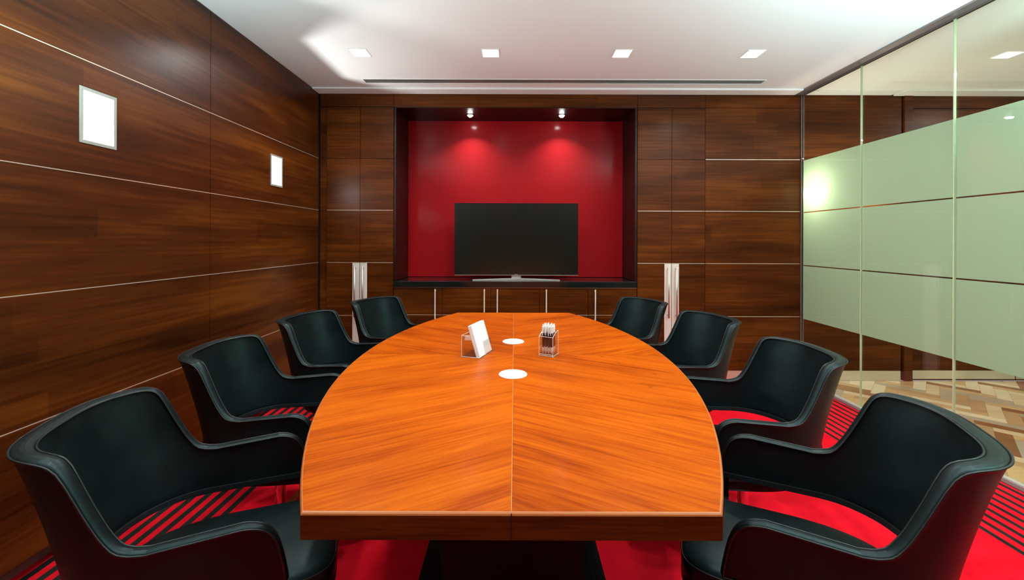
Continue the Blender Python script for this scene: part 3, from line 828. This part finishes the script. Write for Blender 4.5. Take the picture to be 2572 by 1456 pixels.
M_rimac = plain('acrylic_edge', (.80, .78, .74), .2)
bm = BM()
for p, q in (((0, .0887, .0), (0, .0887, .095)), ((0, .0887, .095), (0, .052, .0955)), ((0, .0887, .0022), (0, .0, .0022)), ((0, .0887, .0955), (Wp, .0887, .0955)), ((Wp, .0887, .095), (Wp, .052, .0955)), ((.055, -.004, th), (.055, .0085, .063))):
    tube(bm, [p, q], .0011, 6)
obj('polished_edge', bm, M_rimac, hold)
pad = thing('notepad', 'thick white notepad leaning in the clear acrylic holder', 'notepad', (-.150, 1.838, TT), ang)
lean = math.atan2(.044, .140)
mt = Matrix.Translation((0, .0, .0042)) @ Matrix.Rotation(-lean, 4, 'X')
bm = BM(); bx(bm, .002, Wp-.006, .0005, .0150, .0, .145, mtx=mt); obj('page_block', bm, M_paper, pad)
bm = BM(); bx(bm, .001, Wp-.005, .0152, .0175, -.0005, .146, mtx=mt); obj('backing_card', bm, plain('grey_card', (.55, .58, .56), .6), pad)
# pen holder
pa = math.radians(-27)
PX, PY = .158, 1.905
ph = thing('pen_holder', 'clear acrylic pen holder with a sloped rim on the table, full of pens', 'holder', (PX, PY, TT), pa)
s = .033; t2 = .0025
box('base', -s, s, -s, s, 0, .008, M_acryl, ph)
hf, hb = .088, .110
aslab('side_plate', [(-s, -s, .008), (-s, s, .008), (-s, s, hb), (-s, .0, hb-.006), (-s, -s, hf)], ph, d=Vector((t2, 0, 0)))
aslab('side_plate', [(s, -s, .008), (s, s, .008), (s, s, hb), (s, 0, hb-.006), (s, -s, hf)], ph, d=Vector((-t2, 0, 0)))
aslab('front_plate', [(-s+t2, -s, .008), (s-t2, -s, .008), (s-t2, -s, hf), (-s+t2, -s, hf)], ph, d=Vector((0, t2, 0)))
aslab('back_plate', [(-s+t2, s, .008), (s-t2, s, .008), (s-t2, s, hb), (-s+t2, s, hb)], ph, d=Vector((0, -t2, 0)))
bm = BM()
for p, q in (((-s, -s, 0), (-s, -s, hf)), ((s, -s, 0), (s, -s, hf)), ((s, s, 0), (s, s, hb)), ((-s, -s, hf), (s, -s, hf)), ((s, -s, hf), (s, 0, hb-.006)), ((s, 0, hb-.006), (s, s, hb)), ((-s, -s, hf), (-s, 0, hb-.006)), ((-s, -s, .003), (s, -s, .003)), ((s, -s, .003), (s, s, .003)), ((-s, -s, .009), (s, -s, .009))):
    tube(bm, [p, q], .0010, 6)
obj('polished_edge', bm, M_rimac, ph)
def make_pen():
    t = thing('ballpoint_pen', 'dark ballpoint pen with white cap and clip, upright in the clear pen holder', 'pen', (0, 0, 0), 0, 'pens in the acrylic holder')
    bm = BM(); lathe(bm, [(0, .0285), (.0046, .029), (.0046, .092), (0, .092)], n=14); obj('barrel', bm, M_navy, t)
    bm = BM(); lathe(bm, [(0, 0), (.0009, .001), (.0035, .018), (.0044, .0288), (0, .0288)], n=14); obj('tip', bm, M_penwhite, t)
    bm = BM(); lathe(bm, [(0, .0922), (.0047, .0922), (.0047, .120), (.0038, .123), (.0028, .124), (.0028, .131), (0, .132)], n=14)
    cp = obj('cap', bm, M_penwhite, t)
    bm = BM(); bx(bm, -.0013, .0013, -.0080, -.0066, .082, .121); bx(bm, -.0013, .0013, -.0080, -.0044, .118, .121); obj('clip', bm, M_penwhite, cp)
    return t
pen0 = make_pen(); rp = random.Random(3); k = 0
cells = [(ix, iy) for iy in (-1, 0, 1) for ix in (-1.5, -.5, .5, 1.5)]
for ix, iy in cells:
    lx, ly = ix*.0135, iy*.0165-.001
    c, s_ = math.cos(pa), math.sin(pa)
    loc = (PX+lx*c-ly*s_, PY+lx*s_+ly*c, TT+.0085+rp.uniform(0, .0035))
    rot = (rp.uniform(-.02, .02), rp.uniform(-.02, .02), pa+rp.uniform(-.4, .4))
    if k == 0: pen0.location = loc; pen0.rotation_euler = rot
    else:
        r = dup(pen0, loc, 0, pen0['label']); r.rotation_euler = rot
    k += 1
